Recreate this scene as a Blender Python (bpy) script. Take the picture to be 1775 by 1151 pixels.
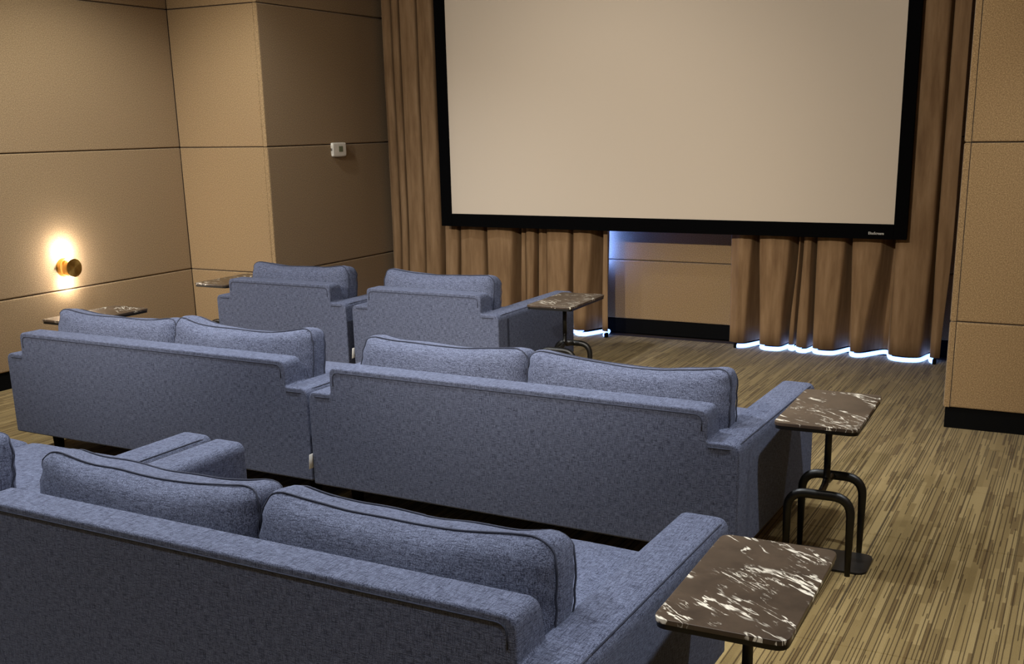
import bpy, bmesh, math, random
from mathutils import Vector, Matrix, noise

for o in list(bpy.data.objects):
    bpy.data.objects.remove(o, do_unlink=True)
scene = bpy.context.scene
COL = scene.collection
random.seed(7)

# ------------------------------------------------------------------ camera
FPX, PPX, PPY = 1871.5, 931.3, 705.4
YAW, PITCH, ROLL = -0.47452645, -0.2555996, -0.01714823
cam_d = bpy.data.cameras.new('camera')
cam = bpy.data.objects.new('camera', cam_d)
COL.objects.link(cam)
fw = Vector((math.sin(YAW) * math.cos(PITCH), math.cos(YAW) * math.cos(PITCH), math.sin(PITCH)))
rt = Vector((math.cos(YAW), -math.sin(YAW), 0))
up = rt.cross(fw)
r2 = rt * math.cos(ROLL) + up * math.sin(ROLL)
u2 = up * math.cos(ROLL) - rt * math.sin(ROLL)
m = Matrix((r2, u2, -fw)).transposed().to_4x4()
m.translation = Vector((0, 0, 1.7))
cam.matrix_world = m
cam_d.sensor_fit = 'HORIZONTAL'
cam_d.sensor_width = 36
cam_d.lens = FPX / 1775 * 36
cam_d.shift_x = -(PPX - 887.5) / 1775
cam_d.shift_y = (PPY - 575.5) / 1775
cam_d.clip_start = 0.05
scene.camera = cam

# ------------------------------------------------------------------ world, light, exposure
w = bpy.data.worlds.new('world')
scene.world = w
w.use_nodes = True
w.node_tree.nodes['Background'].inputs[0].default_value = (0.02, 0.02, 0.02, 1)
vs = scene.view_settings
vs.view_transform = 'Standard'
vs.look = 'None'
vs.gamma = 1
vs.use_curve_mapping = False
vs.exposure = 0.0


def spot(name, loc, target, power, angle, blend, color, radius=0.05):
    d = bpy.data.lights.new(name, 'SPOT')
    d.energy = power
    d.spot_size = math.radians(angle)
    d.spot_blend = blend
    d.color = color
    d.shadow_soft_size = radius
    o = bpy.data.objects.new(name, d)
    COL.objects.link(o)
    o.location = loc
    o.rotation_euler = (Vector(target) - Vector(loc)).to_track_quat('-Z', 'Y').to_euler()
    return o


CEIL = 3.3
WARM = (1.0, 0.93, 0.82)
COOL = (0.90, 0.95, 1.0)
# recessed ceiling downlights over the seating; rearmost row added to brighten the nearest sofa's rear
for x in (-5.3, -2.6, 0.1):
    for y, pw in ((-0.7, 95), (1.35, 150), (3.35, 255 if x < 0 else 195), (5.25, 205 if x < 0 else 55)):
        spot('downlight', (x, y, CEIL - 0.03), (x, y, 0), pw * (0.68 if x < -5 else 1.0), 140 if x < -5 else 90, 0.6, COOL, 0.05)
# track heads at the back of the room aimed at the screen wall
for x in (-4.5, -2.1):
    spot('track_light', (x, 0.5, CEIL - 0.12), (x, 7.6, 0.75), 700, 52, 0.7, WARM, 0.06)
# added soft fill under the ceiling to raise the ambient, no real fixture
ad = bpy.data.lights.new('ambient_fill_light', 'AREA')
ad.shape = 'RECTANGLE'
ad.size, ad.size_y = 5.0, 4.0
ad.energy = 85
ad.color = (1, 0.95, 0.88)
ao = bpy.data.objects.new('ambient_fill_light', ad)
COL.objects.link(ao)
ao.location = (-3.0, 3.0, CEIL - 0.02)


# ------------------------------------------------------------------ materials
def S(r, g, b):
    f = lambda c: (c / 255 / 12.92) if c / 255 <= 0.04045 else ((c / 255 + 0.055) / 1.055) ** 2.4
    return (f(r), f(g), f(b), 1)


class NT:
    def __init__(self, name):
        self.m = bpy.data.materials.new(name)
        self.m.use_nodes = True
        self.t = self.m.node_tree
        self.b = self.t.nodes['Principled BSDF']

    def n(self, kind, **kw):
        nd = self.t.nodes.new(kind)
        for k, v in kw.items():
            if k.startswith('i_'):
                key = k[2:]
                key = int(key) if key.isdigit() else key.replace('_', ' ')
                if isinstance(v, bpy.types.NodeSocket):
                    self.t.links.new(v, nd.inputs[key])
                else:
                    nd.inputs[key].default_value = v
            else:
                setattr(nd, k, v)
        return nd

    def math(self, op, a, b=None, c=None):
        kw = {'i_0': a}
        if b is not None:
            kw['i_1'] = b
        if c is not None:
            kw['i_2'] = c
        return self.n('ShaderNodeMath', operation=op, **kw).outputs[0]

    def mix(self, f, a, b, blend='MIX'):
        nd = self.t.nodes.new('ShaderNodeMix')
        nd.data_type = 'RGBA'
        nd.blend_type = blend
        for s, v in ((nd.inputs[0], f), (nd.inputs[6], a), (nd.inputs[7], b)):
            if isinstance(v, bpy.types.NodeSocket):
                self.t.links.new(v, s)
            else:
                s.default_value = v
        return nd.outputs[2]

    def ramp(self, f, stops):
        nd = self.t.nodes.new('ShaderNodeValToRGB')
        el = nd.color_ramp.elements
        while len(el) < len(stops):
            el.new(0.5)
        for e, (p, c) in zip(el, stops):
            e.position = p
            e.color = c if len(c) == 4 else (*c, 1)
        self.t.links.new(f, nd.inputs[0])
        return nd.outputs[0]

    def coords(self, kind='Object', scale=(1, 1, 1), rot=(0, 0, 0)):
        tc = self.n('ShaderNodeTexCoord')
        mp = self.n('ShaderNodeMapping', i_Vector=tc.outputs[kind], i_Scale=scale, i_Rotation=rot)
        return mp.outputs[0]

    def noise(self, vec, scale, detail=3, rough=0.5, dist=0.0):
        return self.n('ShaderNodeTexNoise', i_Vector=vec, i_Scale=scale, i_Detail=detail, i_Roughness=rough,
                      i_Distortion=dist).outputs[0]

    def set(self, **kw):
        for k, v in kw.items():
            key = k.replace('_', ' ')
            if isinstance(v, bpy.types.NodeSocket):
                self.t.links.new(v, self.b.inputs[key])
            else:
                self.b.inputs[key].default_value = v
        return self

    def bump(self, h, strength=0.3, dist=0.002):
        b = self.n('ShaderNodeBump', i_Height=h, i_Strength=strength, i_Distance=dist)
        self.t.links.new(b.outputs[0], self.b.inputs['Normal'])
        return self


def plain(name, col, rough=0.5, metal=0.0, **kw):
    t = NT(name)
    c = t.coords()
    v = t.noise(c, 60, 2)
    f = t.math('MULTIPLY_ADD', v, 0.3, 0.85)
    t.set(Base_Color=t.mix(1.0, col, f, 'MULTIPLY'), Roughness=rough, Metallic=metal, **kw)
    return t.m


def mat_panel():
    t = NT('panel_felt')
    c = t.coords()
    fine = t.noise(c, 170, 4, 0.75)
    mid = t.noise(c, 90, 3, 0.6)
    big = t.noise(c, 2.2, 2, 0.5)
    col = t.ramp(fine, [(0.30, S(88, 70, 44)), (0.5, S(146, 120, 83)), (0.70, S(198, 170, 124))])
    col = t.mix(t.math('MULTIPLY', mid, 0.35), col, S(118, 94, 64))
    col = t.mix(t.math('MULTIPLY', big, 0.18), col, S(154, 120, 90))
    t.set(Base_Color=col, Roughness=0.95, Sheen_Weight=0.15, Sheen_Roughness=0.6, Specular_IOR_Level=0.15)
    t.bump(fine, 0.5, 0.003)
    return t.m


def mat_fabric():
    t = NT('heather_upholstery')
    c = t.noise(t.coords(scale=(38, 400, 400)), 1.0, 2, 0.6)
    b = t.noise(t.coords(scale=(400, 400, 38)), 1.0, 2, 0.6)
    d = t.noise(t.coords(scale=(400, 38, 400)), 1.0, 2, 0.6)
    fine = t.noise(t.coords(), 420, 2, 0.7)
    big = t.noise(t.coords(), 2.6, 3, 0.6)
    g = lambda v: t.ramp(v, [(0.33, (0.32, 0.32, 0.37)), (0.46, (0.90, 0.90, 0.91)), (0.62, (1.20, 1.20, 1.19))])
    col = t.mix(1.0, S(94, 100, 121), g(c), 'MULTIPLY')
    col = t.mix(1.0, col, g(b), 'MULTIPLY')
    col = t.mix(1.0, col, g(d), 'MULTIPLY')
    col = t.mix(1.0, col, t.ramp(fine, [(0.3, (0.82, 0.82, 0.82)), (0.7, (1.18, 1.18, 1.18))]), 'MULTIPLY')
    col = t.mix(t.math('MULTIPLY', big, 0.22), col, S(82, 85, 94))
    h = t.math('ADD', t.math('ADD', c, b), t.math('ADD', d, fine))
    t.set(Base_Color=col, Roughness=0.9, Sheen_Weight=0.12, Sheen_Roughness=0.45, Sheen_Tint=S(185, 198, 235), Specular_IOR_Level=0.15)
    t.bump(h, 0.45, 0.003)
    return t.m


def mat_carpet():
    t = NT('striped_carpet')
    geo = t.n('ShaderNodeNewGeometry')
    sep = t.n('ShaderNodeSeparateXYZ', i_0=geo.outputs['Position'])
    X, Y = sep.outputs[0], sep.outputs[1]

    def cells(wd, ln, seed):
        xs = t.math('DIVIDE', t.math('ADD', X, 20 + seed), wd)
        ix = t.math('FLOOR', xs)
        fx = t.math('FRACT', xs)
        r = t.n('ShaderNodeTexWhiteNoise', noise_dimensions='1D', i_W=t.math('ADD', ix, seed * 31.7)).outputs[0]
        ys = t.math('DIVIDE', t.math('MULTIPLY_ADD', r, 7.3, t.math('ADD', Y, 30)), ln)
        iy = t.math('FLOOR', ys)
        cv = t.n('ShaderNodeCombineXYZ', i_0=ix, i_1=iy, i_2=seed * 1.0).outputs[0]
        wn = t.n('ShaderNodeTexWhiteNoise', noise_dimensions='3D', i_Vector=cv)
        return wn.outputs[0], fx

    v1, f1 = cells(0.0135, 0.22, 1)
    v2, f2 = cells(0.027, 0.33, 2)
    v3, f3 = cells(0.0215, 0.52, 3)
    v4, f4 = cells(0.0125, 0.38, 4)
    yarn = t.noise(t.n('ShaderNodeMapping', i_Vector=geo.outputs['Position'], i_Scale=(1.0, 0.45, 1)).outputs[0], 420, 2, 0.7)
    tan = t.ramp(v2, [(0.0, S(114, 95, 57)), (0.5, S(130, 110, 69)), (1.0, S(143, 123, 81))])
    col = t.mix(t.math('MULTIPLY', t.math('GREATER_THAN', v1, 0.92), 0.7), tan, S(82, 62, 30))
    l3 = t.math('MULTIPLY', t.math('GREATER_THAN', v3, 0.36), t.math('LESS_THAN', f3, 0.20))
    l4 = t.math('MULTIPLY', t.math('GREATER_THAN', v4, 0.56), t.math('LESS_THAN', f4, 0.30))
    dots = t.math('MULTIPLY_ADD', yarn, 0.9, 0.35)
    col = t.mix(t.math('MULTIPLY', t.math('MAXIMUM', l3, l4), dots), col, S(54, 38, 14))
    fac = t.math('MULTIPLY_ADD', yarn, 0.9, 0.55)
    col = t.mix(1.0, col, fac, 'MULTIPLY')
    t.set(Base_Color=col, Roughness=0.97, Specular_IOR_Level=0.1, Sheen_Weight=0.1)
    t.bump(yarn, 0.6, 0.004)
    return t.m


def mat_curtain():
    t = NT('brown_velvet')
    n1 = t.noise(t.coords(scale=(9, 9, 1.2)), 2.0, 4, 0.6)
    n2 = t.noise(t.coords(), 260, 2, 0.6)
    col = t.ramp(n1, [(0.3, S(112, 86, 60)), (0.55, S(136, 108, 78)), (0.75, S(150, 122, 92))])
    col = t.mix(t.math('MULTIPLY', n2, 0.25), col, S(98, 74, 48))
    t.set(Base_Color=col, Roughness=0.85, Sheen_Weight=0.35, Sheen_Roughness=0.35, Specular_IOR_Level=0.2,
          Sheen_Tint=S(230, 200, 160))
    t.bump(n1, 0.15, 0.01)
    return t.m


def mat_marble():
    t = NT('brown_marble')
    tc = t.n('ShaderNodeTexCoord')
    info = t.n('ShaderNodeObjectInfo')
    off = t.n('ShaderNodeVectorMath', operation='ADD', i_0=tc.outputs['Object'],
              i_1=t.n('ShaderNodeCombineXYZ', i_0=t.math('MULTIPLY', info.outputs['Random'], 9.0),
                      i_1=t.math('MULTIPLY', info.outputs['Random'], 5.0)).outputs[0]).outputs[0]
    mp0 = t.n('ShaderNodeMapping', i_Vector=off, i_Rotation=(0, 0, 0.62)).outputs[0]
    mp = t.n('ShaderNodeMapping', i_Vector=mp0, i_Scale=(2.2, 10.5, 4)).outputs[0]
    warp = t.n('ShaderNodeTexNoise', i_Vector=mp, i_Scale=1.1, i_Detail=4, i_Roughness=0.6)
    wv = t.n('ShaderNodeVectorMath', operation='MULTIPLY_ADD', i_0=warp.outputs[1], i_1=(0.5, 0.5, 0.5), i_2=mp).outputs[0]
    n1 = t.noise(wv, 1.5, 4, 0.55, 0.15)
    v1 = t.math('ABSOLUTE', t.math('SUBTRACT', n1, 0.5))
    vein = t.ramp(v1, [(0.0, (1, 1, 1)), (0.010, (0.9, 0.9, 0.9)), (0.018, (0, 0, 0))])
    gate = t.ramp(t.noise(off, 6.5, 3, 0.6), [(0.50, (0, 0, 0)), (0.57, (1, 1, 1))])
    n2 = t.noise(wv, 4.0, 4, 0.6, 0.1)
    v2 = t.ramp(t.math('ABSOLUTE', t.math('SUBTRACT', n2, 0.5)), [(0.0, (1, 1, 1)), (0.008, (0.8,0.8,0.8)), (0.013, (0, 0, 0))])
    gate2 = t.ramp(t.noise(off, 9.0, 3, 0.6), [(0.53, (0, 0, 0)), (0.60, (1, 1, 1))])
    f = t.math('MAXIMUM', t.math('MULTIPLY', vein, gate), t.math('MULTIPLY', t.math('MULTIPLY', v2, gate2), 0.85))
    base = t.ramp(t.noise(off, 7.0, 5, 0.65), [(0.3, S(50, 40, 32)), (0.6, S(74, 61, 49)), (0.8, S(94, 80, 66))])
    col = t.mix(f, base, S(226, 218, 200))
    t.set(Base_Color=col, Roughness=0.28, Coat_Weight=0.15, Coat_Roughness=0.15)
    return t.m


def mat_brass():
    t = NT('brushed_brass')
    c = t.noise(t.coords(scale=(400, 30, 30)), 1.0, 2)
    tg = t.n('ShaderNodeTangent', direction_type='RADIAL', axis='X').outputs[0]
    t.set(Tangent=tg, Base_Color=t.ramp(c, [(0.3, S(170, 128, 60)), (0.7, S(206, 166, 92))]), Metallic=1.0, Roughness=0.42,
          Anisotropic=0.8)
    return t.m


def emit(name, col, strength):
    t = NT(name)
    t.set(Base_Color=(0.8, 0.8, 0.8, 1), Emission_Color=col, Emission_Strength=strength)
    return t.m


def screen_mat():
    t = NT('screen_fabric')
    v = t.noise(t.coords(), 1.3, 2)
    t.set(Base_Color=t.mix(v, S(202, 188, 170), S(199, 186, 169)), Roughness=0.75, Specular_IOR_Level=0.2)
    return t.m


M = dict(
    panel=mat_panel(), fabric=mat_fabric(), carpet=mat_carpet(), curtain=mat_curtain(), marble=mat_marble(),
    brass=mat_brass(),
    seam=plain('dark_seam_thread', S(44, 48, 64), 0.9),
    black=plain('matte_black', S(5, 5, 5), 0.8, Specular_IOR_Level=0.1),
    blackmetal=plain('black_metal', S(9, 8, 7), 0.42, 0.0),
    backing=plain('dark_backing', S(40, 24, 14), 0.95),
    plaster=plain('ceiling_paint', S(120, 108, 92), 0.95),
    velvet=plain('black_velvet', S(6, 6, 7), 1.0, Specular_IOR_Level=0.05),
    screen=screen_mat(),
    white=plain('white_plastic', S(232, 226, 212), 0.45),
    lcd=plain('lcd_green', S(112, 118, 92), 0.3),
    tag=plain('white_label', S(215, 212, 205), 0.8),
    lens=emit('warm_lens', (1, 0.86, 0.68, 1), 25),
    led=emit('blue_led', (0.16, 0.33, 1.0, 1), 4.6),
    ledv=emit('blue_led_upright', (0.09, 0.22, 1.0, 1), 120),
)


# ------------------------------------------------------------------ mesh helpers
def link(name, me, mat, parent=None, smooth=True):
    o = bpy.data.objects.new(name, me)
    COL.objects.link(o)
    if not me.materials:
        me.materials.append(mat)
    if parent:
        o.parent = parent
    if smooth:
        for p in me.polygons:
            p.use_smooth = True
    return o


def tomesh(name, bm):
    me = bpy.data.meshes.new(name)
    bmesh.ops.recalc_face_normals(bm, faces=bm.faces)
    bm.to_mesh(me)
    bm.free()
    return me


def wn(o):
    o.data.set_sharp_from_angle(angle=math.radians(42))
    md = o.modifiers.new('weighted', 'WEIGHTED_NORMAL')
    md.keep_sharp = True
    md.weight = 80
    return o


def box_bm(lo, hi, bev=0.0, seg=2):
    bm = bmesh.new()
    bmesh.ops.create_cube(bm, size=1)
    for v in bm.verts:
        v.co = Vector([lo[i] + (v.co[i] + 0.5) * (hi[i] - lo[i]) for i in range(3)])
    if bev > 0:
        bmesh.ops.bevel(bm, geom=list(bm.edges), offset=bev, segments=seg, profile=0.5, affect='EDGES')
    return bm


def box(name, lo, hi, mat, parent=None, bev=0.0, seg=2):
    o = link(name, tomesh(name, box_bm(lo, hi, bev, seg)), mat, parent, smooth=bev > 0)
    if bev > 0:
        wn(o)
    return o


def tube_bm(pts, rad, closed=False, n=8, bm=None, squash=None):
    """sweep a circle along pts; rad is a number or a list; squash=(a,b) scales the section"""
    bm = bm or bmesh.new()
    pts = [Vector(p) for p in pts]
    N = len(pts)
    rings = []
    prev = None
    for i, p in enumerate(pts):
        a = pts[(i - 1) % N] if (closed or i > 0) else p
        b = pts[(i + 1) % N] if (closed or i < N - 1) else p
        t = (b - a).normalized()
        if prev is None:
            ref = Vector((0, 1, 0)) if abs(t.y) < 0.9 else Vector((1, 0, 0))
        else:
            ref = prev
        u = (ref - t * ref.dot(t)).normalized()
        prev = u
        v = t.cross(u)
        r = rad[i] if isinstance(rad, (list, tuple)) else rad
        sa, sb = squash or (1, 1)
        rings.append([bm.verts.new(p + u * (r * sa * math.cos(2 * math.pi * k / n)) + v * (r * sb * math.sin(2 * math.pi * k / n)))
                      for k in range(n)])
    for i in range(N if closed else N - 1):
        A, B = rings[i], rings[(i + 1) % N]
        for k in range(n):
            bm.faces.new((A[k], A[(k + 1) % n], B[(k + 1) % n], B[k]))
    if not closed:
        bm.faces.new(rings[0][::-1])
        bm.faces.new(rings[-1])
    return bm


def tube(name, pts, rad, mat, parent=None, closed=False, n=8, squash=None):
    return link(name, tomesh(name, tube_bm(pts, rad, closed, n, squash=squash)), mat, parent)


def round_path(pts, r, n=6, closed=False):
    """polyline with its corners rounded"""
    pts = [Vector(p) for p in pts]
    out = []
    N = len(pts)
    for i, p in enumerate(pts):
        if not closed and i in (0, N - 1):
            out.append(p)
            continue
        a, b = pts[(i - 1) % N], pts[(i + 1) % N]
        rr = r[i] if isinstance(r, (list, tuple)) else r
        da, db = (a - p), (b - p)
        la = min(rr, da.length * 0.49)
        lb = min(rr, db.length * 0.49)
        s, e = p + da.normalized() * la, p + db.normalized() * lb
        if rr <= 0:
            out.append(p)
            continue
        for k in range(n + 1):
            q = k / n
            out.append((1 - q) ** 2 * s + 2 * q * (1 - q) * p + q * q * e)
    return out


def empty(name, loc=(0, 0, 0), rz=0.0):
    o = bpy.data.objects.new(name, None)
    COL.objects.link(o)
    o.location = loc
    o.rotation_euler = (0, 0, rz)
    o.empty_display_size = 0.1
    return o


def tag(o, label, cat, group=None):
    o['label'] = label
    o['category'] = cat
    if group:
        o['group'] = group
    return o


def struct(o, label=None):
    o['kind'] = 'structure'
    if label:
        o['label'] = label
    return o


# ------------------------------------------------------------------ room shell
XL, XR = -6.52, 0.48          # panel faces of the side walls
YB, YF = -1.5, 8.27           # back wall, wall behind the screen
AL, AR = -5.63, -0.655        # sides of the screen alcove
YJL, YJR = 6.56, 6.286        # faces of the two wall returns
TH, GAP = 0.034, 0.005
ZS = [0.12, 0.61, 1.572, 2.605, CEIL]

floor = struct(box('floor', (XL - 0.2, YB - 0.2, -0.12), (XR + 0.2, YF + 0.2, -0.012), M['backing']),
               'striped tan and brown carpet floor of the screening room')
tile_me = tomesh('carpet_tile', box_bm((0.0007, 0.0007, -0.012), (0.8993, 0.7393, 0.0), 0.0012, 1))
ys = [5.19 + 0.74 * k for k in range(0, 5)]
ys = [4.45 - 1.07 - 0.74 * k for k in range(6, -1, -1)] + [4.45] + ys
xs = [-0.683 + 0.9 * k for k in range(-7, 2)]
for i, y0 in enumerate(ys[:-1]):
    for x0 in xs:
        if y0 > YF or x0 > XR or x0 + .9 < XL:
            continue
        o = link('carpet_tile', tile_me, M['carpet'], floor, smooth=False)
        o.location = (x0, y0, 0)
        o.scale = (1, (ys[i + 1] - y0) / 0.74, 1)


def panel_mesh(wd, ht):
    """upholstered panel lying in local XZ, face towards -Y, soft rounded edges"""
    bm = box_bm((GAP / 2, 0, GAP / 2), (wd - GAP / 2, TH, ht - GAP / 2))
    ed = [e for e in bm.edges if all(v.co.y < 1e-5 for v in e.verts)]
    bmesh.ops.bevel(bm, geom=ed, offset=0.011, segments=3, profile=0.5, affect='EDGES')
    return tomesh('panel', bm)


def panels(parent, p0, ang, cuts):
    """rows and columns of panels on a wall; p0 start in plan, ang direction of the run in plan"""
    d = Vector((math.cos(ang), math.sin(ang), 0))
    for a, b in zip(cuts[:-1], cuts[1:]):
        for z0, z1 in zip(ZS[:-1], ZS[1:]):
            o = link('panel', panel_mesh(b - a, z1 - z0), M['panel'], parent)
            wn(o)
            o.location = Vector((p0[0], p0[1], z0)) + d * a
            o.rotation_euler = (0, 0, ang)


def wall(name, lo, hi, label):
    return struct(box(name, lo, hi, M['backing']), label)


# left wall: face at XL looking +X; the run goes towards -Y seen from inside so the panel face (-Y local) looks +X
wl = wall('wall_left', (XL - 0.2, YB - 0.2, 0), (XL - TH, YJL + 0.2, CEIL), 'tan felt panelled left wall with the brass sconce')
panels(wl, (XL, YB), math.pi / 2, [0, 1.73, 3.84, 5.95, YJL - YB + 0.011])
wlr = wall('wall_left_return', (XL - TH - .001, YJL + TH, 0), (AL - TH, YJL + 0.2, CEIL), 'short felt panelled wall facing the room at left')
panels(wlr, (XL, YJL), 0, [0, AL - TH - XL])
wla = wall('wall_left_alcove', (AL - 0.2, YJL + TH + 0.001, 0), (AL - TH, YF + 0.2, CEIL), 'shaded felt wall beside the left curtain with thermostat')
panels(wla, (AL, YJL - 0.0), math.pi / 2, [0, YF - YJL])
wf = wall('wall_front', (AL - 0.1, YF + TH, 0), (AR + 0.1, YF + 0.25, CEIL), 'felt panelled wall behind the screen and curtains')
panels(wf, (AL, YF), 0, [0, 1.3, 3.9, AR - AL])
wra = wall('wall_right_alcove', (AR + TH, YJR + TH + 0.001, 0), (AR + 0.2, YF + 0.2, CEIL), 'felt wall edge at the right of the curtain')
panels(wra, (AR, YF), -math.pi / 2, [0, YF - YJR])
wrr = wall('wall_right_return', (AR + TH, YJR + TH, 0), (XR + 0.2, YJR + 0.2, CEIL), 'felt panelled wall return at the far right')
panels(wrr, (AR + TH, YJR), 0, [0, XR - AR - TH])
wr = wall('wall_right', (XR + TH, YB - 0.2, 0), (XR + 0.2, YJR + 0.2, CEIL), 'felt panelled right wall beside the camera')
panels(wr, (XR, YJR), -math.pi / 2, [0, 2.1, 4.2, 6.0, YJR - YB])
wb = wall('wall_back', (XL - 0.2, YB - 0.2, 0), (XR + 0.2, YB - TH, CEIL), 'felt panelled back wall behind the camera')
panels(wb, (XR, YB), math.pi, [0, 1.75, 3.5, 5.25, XR - XL])
struct(box('ceiling', (XL - 0.2, YB - 0.2, CEIL), (XR + 0.2, YF + 0.25, CEIL + 0.1), M['plaster']), 'painted ceiling above the frame')


def base(name, lo, hi):
    return struct(box(name, lo, hi, M['black'], bev=0.002, seg=1), 'black baseboard')


b = 0.012
base('baseboard_left', (XL - TH, YB, 0.001), (XL - b, YJL, 0.118))
base('baseboard_left_return', (XL - b, YJL + b, 0.001), (AL - b, YJL + TH + .01, 0.118))
base('baseboard_left_alcove', (AL - TH, YJL + TH + .011, 0.001), (AL - b, YF + b, 0.118))
base('baseboard_front', (AL - b + .001, YF + b, 0.001), (AR + b, YF + TH + .01, 0.118))
base('baseboard_right_alcove', (AR + b + .001, YJR + TH + .011, 0.001), (AR + TH + .001, YF + b, 0.118))
base('baseboard_right_return', (AR + b, YJR + b, 0.001), (XR + b, YJR + TH + .01, 0.118))
base('baseboard_right', (XR + b + .001, YB, 0.001), (XR + TH + .01, YJR + b, 0.118))


# ------------------------------------------------------------------ seating
W2, D, ZB, ZA, ZT = 2.05, 1.08, 0.125, 0.562, 0.682
ARM, BT = 0.16, 0.14
NOTCH = 0.125


def back_mesh(W):
    """inverted-T upholstered back: full width up to arm height, raised between the notches"""
    h = W / 2
    pts = [(-h, ZB), (-h, ZA), (-h + NOTCH, ZA), (-h + NOTCH, ZT), (h - NOTCH, ZT), (h - NOTCH, ZA), (h, ZA), (h, ZB)]
    rad = [0.012, 0.04, 0.012, 0.035, 0.035, 0.012, 0.04, 0.012]
    path = round_path([(x, 0, z) for x, z in pts], rad, 5, True)
    bm = bmesh.new()
    f = bm.faces.new([bm.verts.new(p) for p in path])
    r = bmesh.ops.extrude_face_region(bm, geom=[f])
    vs_ = [g for g in r['geom'] if isinstance(g, bmesh.types.BMVert)]
    for v in vs_:
        v.co.y = BT - (0.028 * (v.co.z - ZA) / (ZT - ZA) if v.co.z > ZA + 0.004 else 0)
    front = set(vs_)
    ed = [e for e in bm.edges if (e.verts[0] in front) == (e.verts[1] in front)]
    rear = [e for e in ed if e.verts[0] not in front]
    bmesh.ops.bevel(bm, geom=rear, offset=0.022, segments=4, profile=0.5, affect='EDGES', clamp_overlap=True)
    return tomesh('back', bm)


def arm_mesh():
    """one arm, cross-section rounded on its upper edges, rear end buried in the back"""
    hw = ARM / 2
    prof = round_path([(-hw, 0, ZB), (-hw, 0, ZA - .0008), (hw, 0, ZA - .0008), (hw, 0, ZB)], [0.01, 0.038, 0.038, 0.01], 5, True)
    bm = bmesh.new()
    f = bm.faces.new([bm.verts.new(p + Vector((0, BT - 0.03, 0))) for p in prof])
    r = bmesh.ops.extrude_face_region(bm, geom=[f])
    fv = set(g for g in r['geom'] if isinstance(g, bmesh.types.BMVert))
    for v in fv:
        v.co.y = D
    ed = [e for e in bm.edges if e.verts[0] in fv and e.verts[1] in fv]
    bmesh.ops.bevel(bm, geom=ed, offset=0.03, segments=4, profile=0.5, affect='EDGES', clamp_overlap=True)
    return tomesh('arm', bm)


def cushion_bm(hx, hy, hz, r, n, deform):
    """rounded box made of a fine grid, then deformed; centred on the origin"""
    bm = bmesh.new()
    bmesh.ops.create_cube(bm, size=2)
    bmesh.ops.subdivide_edges(bm, edges=list(bm.edges), cuts=n, use_grid_fill=True)
    H = (hx, hy, hz)
    for v in bm.verts:
        s = Vector()
        for i in range(3):
            c = v.co[i]
            # denser rows close to the edges so the rounding resolves
            c = math.copysign(1 - (1 - abs(c)) ** 1.45, c) if abs(c) < 1 else c
            s[i] = c * H[i]
        inner = Vector([max(-(H[i] - r), min(H[i] - r, s[i])) for i in range(3)])
        d = s - inner
        if d.length > 1e-9:
            mx = max(abs(d[i]) for i in range(3))
            d = d.normalized() * mx
        v.co = deform(inner + d)
    return bm


def back_cushion(parent, cx, wd, seed, lift=0.0):
    hx, hy, hz = wd / 2, 0.098, 0.225
    rnd = random.Random(seed)
    sag = 0.030 + rnd.random() * 0.022
    tl = (rnd.random() - 0.3) * 0.02
    tr = (rnd.random() - 0.3) * 0.02
    lean = 0.13 + rnd.random() * 0.05
    cy, cz = 0.265, 0.545 + lift

    def deform(p):
        u, v_, w_ = p.x / hx, p.z / hz, p.y / hy
        fu, fv = max(0, 1 - u * u), max(0, 1 - v_ * v_)
        q = p.copy()
        q.y *= 0.62 + 0.38 * (fu ** 0.35) * (fv ** 0.3)
        q.y += math.copysign(0.035, p.y) * fu ** 0.7 * fv ** 0.7 * abs(w_)
        if v_ > 0:
            k = v_ ** 2
            q.z -= sag * fu ** 0.6 * k
            q.z += (tl * max(0, -u) ** 3 + tr * max(0, u) ** 3) * k
        q.x += 0.012 * u * fv
        nv = noise.noise_vector(Vector((p.x * 6 + seed * 3.1, p.y * 7, p.z * 7)))
        q += nv * 0.009
        # gathered puckers by the side seams
        e = max(0.0, abs(u) - 0.86) / 0.14
        q.z += 0.004 * e * math.sin(p.y * 130 + seed) * fv
        q.y += 0.005 * e * math.sin(p.z * 95 + seed * 2)
        y2 = q.y * math.cos(-lean) - q.z * math.sin(-lean)
        z2 = q.y * math.sin(-lean) + q.z * math.cos(-lean)
        return Vector((q.x + cx, y2 + cy, z2 + cz))

    o = link('back_cushion', tomesh('back_cushion', cushion_bm(hx, hy, hz, 0.062, 24, deform)), M['fabric'], parent)
    for s in (-1, 1):
        k = 0.030
        loop = round_path([(-hx + .002, s * (hy - k), -hz + .002), (hx - .002, s * (hy - k), -hz + .002),
                           (hx - .002, s * (hy - k), hz - .002), (-hx + .002, s * (hy - k), hz - .002)], 0.085, 7, True)
        dense = []
        for i, p in enumerate(loop):
            nx = loop[(i + 1) % len(loop)]
            mseg = max(1, int((nx - p).length / 0.03))
            dense += [p.lerp(nx, j / mseg) for j in range(mseg)]
        res = []
        for p in dense:
            q = deform(p)
            res.append(q)
        tube('piping', res, 0.0028, M['seam'], o, True, 6)
    return o


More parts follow.
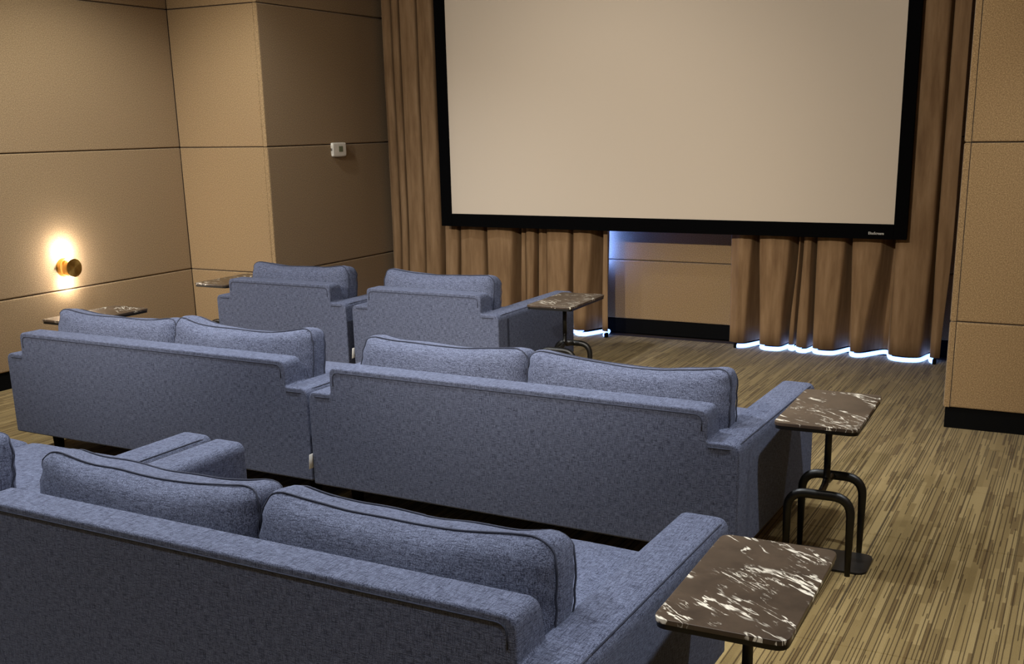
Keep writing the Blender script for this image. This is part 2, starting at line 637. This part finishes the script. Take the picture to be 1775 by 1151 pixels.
def seat_cushion(parent, cx, wd, y0, y1, seed):
    hx, hy, hz = wd / 2, (y1 - y0) / 2, 0.085
    cy, cz = (y0 + y1) / 2, 0.335

    def deform(p):
        u, v_ = p.x / hx, p.y / hy
        q = p.copy()
        if p.z > 0:
            q.z += 0.022 * max(0, 1 - u ** 4) * max(0, 1 - v_ ** 4)
        q += noise.noise_vector(Vector((p.x * 4 + seed, p.y * 4, p.z * 4))) * 0.004
        return q + Vector((cx, cy, cz))

    o = link('seat_cushion', tomesh('seat_cushion', cushion_bm(hx, hy, hz, 0.04, 12, deform)), M['fabric'], parent)
    loop = round_path([(-hx + .001, -hy + .001, hz - 0.03), (hx - .001, -hy + .001, hz - 0.03), (hx - .001, hy - .001, hz - 0.03),
                       (-hx + .001, hy - .001, hz - 0.03)], 0.04, 5, True)
    dense = []
    for i, p in enumerate(loop):
        nx = loop[(i + 1) % len(loop)]
        mseg = max(1, int((nx - p).length / 0.05))
        dense += [p.lerp(nx, j / mseg) for j in range(mseg)]
    tube('piping', [deform(p) for p in dense], 0.004, M['seam'], o, True, 6)
    return o


ARM_ME = arm_mesh()


def sofa(name, W, seats, loc, rz, label, cat, group, seed, with_tag=False, cush=None, lift=0.0):
    root = empty(name, loc, rz)
    tag(root, label, cat, group)
    h = W / 2
    bk = wn(link('back', back_mesh(W), M['fabric'], root))
    # stitched seam along the rear upper edge of the raised back and of the arm tops
    zc = ZT - 0.021
    e = 0.0015
    pth = round_path([(-h + NOTCH + 0.021, 0.0, zc - 0.06), (-h + NOTCH + 0.021, 0.0, zc), (h - NOTCH - 0.021, 0.0, zc),
                      (h - NOTCH - 0.021, 0.0, zc - 0.06)], 0.03, 5)
    tube('piping', pth, 0.0024, M['seam'], bk, False, 6)
    for s in (-1, 1):
        tube('piping', round_path([(s * (h - NOTCH + 0.005), 0.0, ZA - 0.021), (s * (h - 0.020), 0.0, ZA - 0.021),
                                   (s * (h - 0.012), 0.05, ZA - 0.0085), (s * (h - 0.012), BT, ZA - 0.0085)], 0.03, 4), 0.003, M['seam'], bk, False, 6)
    for s in (-1, 1):
        a = wn(link('arm', ARM_ME, M['fabric'], root))
        a.location = (s * (h - ARM / 2), 0, 0)
        t = tube('piping', round_path([(s * (ARM / 2 - 0.012), BT, ZA - 0.0085), (s * (ARM / 2 - 0.012), D - 0.03, ZA - 0.0085),
                                       (s * (ARM / 2 - 0.012), D - 0.006, ZA - 0.04), (s * (ARM / 2 - 0.012), D - 0.002, ZB + 0.1)], 0.03, 4),
                 0.003, M['seam'], a, False, 6)
    box('seat_base', (-h + ARM - 0.02, BT - 0.03, ZB + 0.005), (h - ARM + 0.02, D - 0.05, 0.26), M['fabric'], root, 0.012, 2)
    inner = W - 2 * ARM
    sw = inner / seats
    for k in range(seats):
        cx = -inner / 2 + sw * (k + 0.5)
        seat_cushion(root, cx, sw - 0.008, BT + 0.005, D - 0.012, seed + k)
    if cush is None:
        e0 = inner / 2 + 0.015
        cush = [(-e0 + 2 * e0 * k / seats, -e0 + 2 * e0 * (k + 1) / seats) for k in range(seats)]
    for k, (ca, cb) in enumerate(cush):
        back_cushion(root, (ca + cb) / 2, cb - ca - 0.012, seed + 10 + k, lift)
    for sx in (-1, 1):
        for sy in (0.16, D - 0.12):
            bm = box_bm((-0.026, -0.026, 0), (0.026, 0.026, ZB + 0.012), 0.004, 1)
            for v in bm.verts:
                if v.co.z < 0.02:
                    v.co.x *= 0.72
                    v.co.y *= 0.72
            l = link('leg', tomesh('leg', bm), M['black'], root, smooth=False)
            l.location = (sx * (h - 0.12), sy, 0)
    if with_tag:
        bm = box_bm((-0.0012, -0.02, -0.035), (0.0012, 0.012, 0.035), 0.0005, 1)
        for v in bm.verts:
            v.co.x += 0.004 * math.sin(v.co.z * 60)
        tg = link('care_tag', tomesh('care_tag', bm), M['tag'], root)
        tg.location = (-h - 0.0035, 0.0, 0.235)
        tg['label'] = 'small white sewn-in label'
    return root


G2 = 'blue grey two-seat sofas in rows'
R_ = math.radians
sofa('sofa', W2, 2, (-1.918, 1.875, 0), R_(-0.9), 'nearest blue grey two-seat sofa, beside the nearest marble table', 'sofa', G2, 3,
     cush=[(-0.905, -0.02), (-0.02, 0.88)])
sofa('sofa', W2, 2, (-3.985, 1.92, 0), R_(-0.4), 'blue grey sofa cut off by the left edge, nearest row', 'sofa', G2, 5)
sofa('sofa', 2.0, 2, (-2.062, 3.69, 0), R_(-1.3), 'blue grey two-seat sofa in the middle row, right hand one', 'sofa', G2, 8, True,
     cush=[(-0.86, 0.0), (0.0, 0.885)], lift=0.028)
sofa('sofa', W2, 2, (-4.115, 3.755, 0), R_(-0.8), 'blue grey two-seat sofa in the middle row, near the brass sconce', 'sofa', G2, 12, lift=0.025)
GC = 'blue grey armchairs in the front row'
sofa('armchair', 1.145, 1, (-4.98, 5.80, 0), R_(-0.5), 'blue grey armchair in the front row by the left wall return', 'armchair', GC, 21, lift=0.014)
sofa('armchair', 1.12, 1, (-3.785, 5.775, 0), R_(-0.5), 'blue grey armchair in the front row, before the left curtain', 'armchair', GC, 33, True,
     cush=[(-0.455, 0.40)], lift=0.014)


# ------------------------------------------------------------------ side tables
def rounded_slab(name, hx, hy, z0, z1, r, bev, mat, parent):
    bm = bmesh.new()
    p = round_path([(-hx, -hy, z0), (hx, -hy, z0), (hx, hy, z0), (-hx, hy, z0)], r, 6, True)
    f = bm.faces.new([bm.verts.new(q) for q in p])
    rr = bmesh.ops.extrude_face_region(bm, geom=[f])
    tv = set(g for g in rr['geom'] if isinstance(g, bmesh.types.BMVert))
    for v in tv:
        v.co.z = z1
    if bev:
        ed = [e for e in bm.edges if e.verts[0] in tv and e.verts[1] in tv]
        bmesh.ops.bevel(bm, geom=ed, offset=bev, segments=2, profile=0.5, affect='EDGES')
    return wn(link(name, tomesh(name, bm), mat, parent))


ZTAB = 0.61


def side_table(loc, rz, label):
    root = empty('side_table', loc, rz)
    tag(root, label, 'side table', 'marble topped side tables beside the seats')
    rounded_slab('table_top', 0.156, 0.285, ZTAB - 0.012, ZTAB, 0.035, 0.003, M['marble'], root)
    rounded_slab('top_plate', 0.153, 0.282, ZTAB - 0.026, ZTAB - 0.0125, 0.034, 0, M['blackmetal'], root)
    bx, by = 0.012, -0.06
    tube('post', [(bx, by, ZTAB - 0.024), (bx, by, 0.40)], 0.0135, M['blackmetal'], root, n=12)
    HH, HW, HS = 0.315, 0.120, 0.13
    for s in (-1, 1):
        y = by + s * HS
        pth = round_path([(bx - HW, y, 0.0), (bx - HW, y, HH), (bx + HW, y, HH), (bx + HW, y, 0.0)], [0, 0.075, 0.075, 0], 8)
        rad = [0.0105 + 0.0075 * min(1, max(0, (p.z - 0.05) / (HH - 0.05))) for p in pth]
        tube('leg_frame', pth, rad, M['blackmetal'], root, n=10, squash=(0.8, 1.05))
        br = [Vector((bx, by, 0.43)), Vector((bx, by, 0.355)), Vector((bx, by + s * 0.02, 0.325)), Vector((bx, by + s * 0.07, 0.318)), Vector((bx, y, HH))]
        br = round_path(br, 0.03, 5)
        tube('brace', br, 0.0132, M['blackmetal'], root, n=10)
    pl = rounded_slab('dark_floor_slab', 0.165, 0.105, 0.001, 0.009, 0.05, 0.002, M['blackmetal'], root)  # thin dark rounded slab lying on the floor between the legs
    pl.location = (bx + 0.02, by + 0.0, 0)
    return root


side_table((-0.658, 2.412, 0), 0.02, 'nearest marble topped side table, at the lower right')
side_table((-0.845, 4.15, 0), 0.02, 'marble topped side table right of the middle row sofa, clear of the others')
side_table((-2.97, 6.22, 0), 0.03, 'marble topped side table before the left curtain')
side_table((-5.47, 4.67, 0), 0.0, 'marble topped side table below the brass sconce')
side_table((-5.735, 6.22, 0), 0.0, 'marble topped side table by the left wall return, half hidden')


# ------------------------------------------------------------------ projection screen
SY = 7.85
sx0, sx1, sz0 = -4.912, -1.143, 0.886
ix0, ix1, iz0 = -4.812, -1.231, 0.990
iz1 = iz0 + (ix1 - ix0) * 9 / 16
sz1 = iz1 + 0.104
scr = empty('projection_screen', ((sx0 + sx1) / 2, SY + 0.03, sz0))
tag(scr, 'large wall mounted projection screen with black frame', 'projection screen')
sc = Vector(scr.location)


def sbox(name, lo, hi, mat, bev=0.0):
    return box(name, Vector(lo) - sc, Vector(hi) - sc, mat, scr, bev, 2)


sbox('screen_surface', (ix0 - 0.02, SY + 0.012, iz0 - 0.02), (ix1 + 0.02, SY + 0.020, iz1 + 0.02), M['screen'])
sbox('frame_side', (sx0, SY, sz0), (ix0, SY + 0.045, sz1), M['velvet'], 0.004)
sbox('frame_side', (ix1, SY, sz0), (sx1, SY + 0.045, sz1), M['velvet'], 0.004)
fb = sbox('frame_bottom', (ix0 + 0.0005, SY + 0.0005, sz0), (ix1 - 0.0005, SY + 0.045, iz0), M['velvet'], 0.004)
sbox('frame_top', (ix0 + 0.0005, SY + 0.0005, iz1), (ix1 - 0.0005, SY + 0.045, sz1), M['velvet'], 0.004)
cu = bpy.data.curves.new('logo', 'FONT')
cu.body = 'EliteScreens'
cu.size = 0.026
cu.extrude = 0.0006
cu.align_x = 'CENTER'
tmp = bpy.data.objects.new('logo_tmp', cu)
COL.objects.link(tmp)
bpy.context.view_layer.update()
lm = bpy.data.meshes.new_from_object(tmp.evaluated_get(bpy.context.evaluated_depsgraph_get()))
bpy.data.objects.remove(tmp, do_unlink=True)
wx = max(v.co.x for v in lm.vertices) - min(v.co.x for v in lm.vertices)
lm.materials.clear()
lg = link('logo_lettering', lm, M['tag'], fb, smooth=False)
lg['label'] = 'small white maker lettering'
lg.scale = (0.105 / wx, 1, 1)
lg.rotation_euler = (math.pi / 2, 0, 0)
lg.location = Vector((-1.347, SY - 0.0006, 0.918)) - sc
for sx in (-4.3, -1.75):
    sbox('suspension_rod', (sx - 0.01, SY + 0.012, sz1 - 0.01), (sx + 0.01, SY + 0.032, CEIL - 0.001), M['black'])


# ------------------------------------------------------------------ curtains
def resample(ctrl, step=0.006):
    pts = []
    for a, c in zip(ctrl[:-1], ctrl[1:]):
        pts += [Vector(a).lerp(Vector(c), k / 12) for k in range(12)]
    pts.append(Vector(ctrl[-1]))
    for _ in range(3):
        pts = [pts[0]] + [(pts[i - 1] + pts[i] * 2 + pts[i + 1]) / 4 for i in range(1, len(pts) - 1)] + [pts[-1]]
    return pts


def curtain(name, folds_top, folds_bot, depths, y_front, hem, ztop, label, seed):
    """folds are [left, right] pairs of the forward faces; between them the cloth runs back into a valley"""
    def plan(f, amp, wob):
        c = []
        n = len(f) // 2
        rnd = random.Random(seed)
        for i in range(n):
            l, r = f[2 * i] + 0.008, f[2 * i + 1] - 0.014
            yf = y_front + depths[i]
            jit = (rnd.random() - 0.5) * 0.02
            c.append((l, yf + 0.012))
            c.append(((l + r) / 2, yf - 0.008 + jit * wob))
            c.append((r, yf + 0.010))
            if i < n - 1:
                nl = f[2 * i + 2]
                g = nl - r
                back = max(yf, y_front + depths[i + 1]) + amp * min(1.0, 0.5 + g / 0.08)
                back = min(back, YF - 0.09)
                c.append((r + g * 0.60, back))
                c.append((r + g * 0.85, back))
        return resample([(x, y, 0) for x, y in c])
    A = plan(folds_top, 0.20, 1.0)
    B = plan(folds_bot, 0.20, 1.6)
    rows = 26
    bm = bmesh.new()
    grid = []
    for j in range(rows + 1):
        z = hem + (ztop - hem) * j / rows
        k = min(1.0, max(0.0, (z - hem) / 0.85))
        k = k * k * (3 - 2 * k)
        line = []
        for i, (a, c) in enumerate(zip(A, B)):
            p = c.lerp(a, k)
            sway = noise.noise(Vector((p.x * 3.0, z * 1.3, seed))) * 0.010
            zz = z + (0.006 * noise.noise(Vector((p.x * 9, 0, seed))) if j == 0 else 0)
            line.append(bm.verts.new((p.x, p.y + sway, zz)))
        grid.append(line)
    for j in range(rows):
        for i in range(len(A) - 1):
            bm.faces.new((grid[j][i], grid[j][i + 1], grid[j + 1][i + 1], grid[j + 1][i]))
    x0 = (folds_bot[0] + folds_bot[-1]) / 2
    for v in bm.verts:
        v.co.x -= x0
        v.co.y -= y_front
    root = empty(name, (x0, y_front, 0))
    tag(root, label, 'curtain', 'brown velvet curtains behind the screen')
    o = link('drape', tomesh('drape', bm), M['curtain'], root)
    sd = o.modifiers.new('thickness', 'SOLIDIFY')
    sd.thickness = 0.004
    sd.offset = 1
    xa, xb = folds_top[0] - x0, folds_top[-1] - x0
    box('curtain_track', (xa, -0.02 + 0.06, ztop - 0.005), (xb, 0.02 + 0.06, ztop + 0.03), M['black'], root)
    root['plan'] = [c for p in B for c in (p.x, p.y)]
    return root


LT = [-5.60, -5.50, -5.484, -5.405, -5.393, -5.217, -5.205, -5.039, -5.016, -4.87, -4.858, -4.612, -4.59, -4.328, -4.289, -4.235, -4.224, -4.127,
      -4.121, -4.03, -4.025, -3.798, -3.782, -3.602, -3.521, -3.465]
LB = [-5.60, -5.52, -5.504, -5.422, -5.41, -5.231, -5.219, -5.061, -5.037, -4.894, -4.882, -4.625, -4.59, -4.363, -4.307, -4.24, -4.229, -4.151,
      -4.135, -4.031, -4.025, -3.816, -3.784, -3.657, -3.532, -3.46]
k_ = 7.97 / 8.03
LT, LB = [x * k_ for x in LT], [x * k_ for x in LB]
LD = [0.07, 0.045, 0.02, 0.0, 0.02, 0.015, 0.0, 0.06, 0.015, 0.05, 0.0, 0.0, 0.02]
cl = curtain('curtain', LT, LB, LD, 7.97, 0.055, CEIL - 0.04, 'brown velvet curtain left of the bare wall gap', 3)
RT = [-2.456, -2.281, -2.233, -1.988, -1.941, -1.916, -1.899, -1.827, -1.801, -1.581, -1.548, -1.322, -1.243, -0.978, -0.967, -0.842]
RB = [-2.449, -2.311, -2.207, -2.024, -1.993, -1.94, -1.927, -1.827, -1.801, -1.622, -1.522, -1.418, -1.242, -1.004, -0.957, -0.871]
RT, RB = [x * k_ for x in RT], [x * k_ for x in RB]
RD = [0.02, 0.0, 0.05, 0.01, 0.0, 0.0, -0.02, -0.01]
cr = curtain('curtain', RT, RB, RD, 7.97, 0.05, CEIL - 0.04, 'brown velvet curtain right of the bare wall gap', 11)


# blue LED strips on the floor behind the hems and upright behind the left curtain edge
def led(cur, label):
    """a flexible light rope lying on the floor just behind the hem, following its folds"""
    pl = list(cur['plan'])
    del cur['plan']
    pts = [Vector((pl[i], pl[i + 1] + 0.032, 0.0175)) for i in range(0, len(pl), 2)]
    for _ in range(10):
        pts = [pts[0]] + [(pts[i - 1] + pts[i] + pts[i + 1]) / 3 for i in range(1, len(pts) - 1)] + [pts[-1]]
    pts = pts[9:-12:2]
    c = (pts[0] + pts[-1]) / 2
    c.z = 0
    r = empty('led_strip', c)
    tag(r, label, 'light strip', 'blue LED strips behind the curtains')
    tube('light_rope', [p - c for p in pts], 0.0165, M['led'], r, n=8)
    for p in (pts[0], pts[-1]):
        box('end_cap', p - c - Vector((0.012, 0.02, 0.0165)), p - c + Vector((0.012, 0.02, 0.019)), M['black'], r, 0.003, 1)
    return r


led(cl, 'glowing blue LED strip under the left curtain hem')
led(cr, 'glowing blue LED strip under the right curtain hem')
r = empty('led_strip', (-3.575, 8.205, 0.55))
tag(r, 'upright blue LED strip lighting the bare wall edge', 'light strip', 'blue LED strips behind the curtains')
box('channel', (-0.018, -0.012, 0), (-0.0085, 0.064, 2.05), M['black'], r)
box('diffuser', (-0.008, -0.008, 0.01), (0.008, 0.008, 2.04), M['ledv'], r, 0.003, 1)


# ------------------------------------------------------------------ wall sconce
def disc_bm(x0, x1, rad, n=40, bev=0.003):
    bm = bmesh.new()
    ring = [bm.verts.new((x0, rad * math.cos(2 * math.pi * k / n), rad * math.sin(2 * math.pi * k / n))) for k in range(n)]
    f = bm.faces.new(ring)
    rr = bmesh.ops.extrude_face_region(bm, geom=[f])
    tv = set(g for g in rr['geom'] if isinstance(g, bmesh.types.BMVert))
    for v in tv:
        v.co.x = x1
    ed = [e for e in bm.edges if e.verts[0] in tv and e.verts[1] in tv]
    if bev:
        bmesh.ops.bevel(bm, geom=ed, offset=bev, segments=2, profile=0.5, affect='EDGES')
    return bm


sq = empty('wall_sconce', (XL, 5.335, 0.772))
tag(sq, 'brass up and down wall sconce on the left wall', 'wall lamp')
wn(link('wall_plate', tomesh('wall_plate', disc_bm(0.0, 0.042, 0.066)), M['brass'], sq))
tube('lamp_body', [(0.056, 0, -0.052), (0.056, 0, 0.052)], 0.024, M['brass'], sq, n=24)
wn(link('front_disc', tomesh('front_disc', disc_bm(0.072, 0.108, 0.066)), M['brass'], sq))
for s in (-1, 1):
    tube('lens', [(0.056, 0, s * 0.0525), (0.056, 0, s * 0.062)], 0.02, M['lens'], sq, n=20)
    pd = bpy.data.lights.new('sconce_bulb', 'POINT')
    pd.energy = 9.0 if s > 0 else 5.0
    pd.color = (1.0, 0.93, 0.86)
    pd.shadow_soft_size = 0.02
    po = bpy.data.objects.new('sconce_bulb', pd)
    COL.objects.link(po)
    po.parent = sq
    po.location = (0.055, 0, s * 0.105)

# ------------------------------------------------------------------ thermostat
th = empty('thermostat', (AL + 0.0, 7.425, 1.53))
tag(th, 'white thermostat with small display on the shaded wall', 'thermostat')
bm = box_bm((0, -0.095, -0.055), (0.026, 0.095, 0.055), 0.0)
bmesh.ops.subdivide_edges(bm, edges=list(bm.edges), cuts=4, use_grid_fill=True)
for v in bm.verts:
    k = v.co.z / 0.055
    v.co.y *= 1 - 0.05 * k * k
    v.co.z -= 0.006 * (1 - (v.co.y / 0.095) ** 2) * (1 if k < 0 else -0.4) * abs(k)
ed = [e for e in bm.edges if len(e.link_faces) == 2 and e.calc_face_angle() > 0.8]
bmesh.ops.bevel(bm, geom=ed, offset=0.012, segments=3, profile=0.5, affect='EDGES')
wn(link('body', tomesh('body', bm), M['white'], th))
box('display', (0.0258, -0.012, -0.018), (0.0275, 0.040, 0.026), M['lcd'], th)
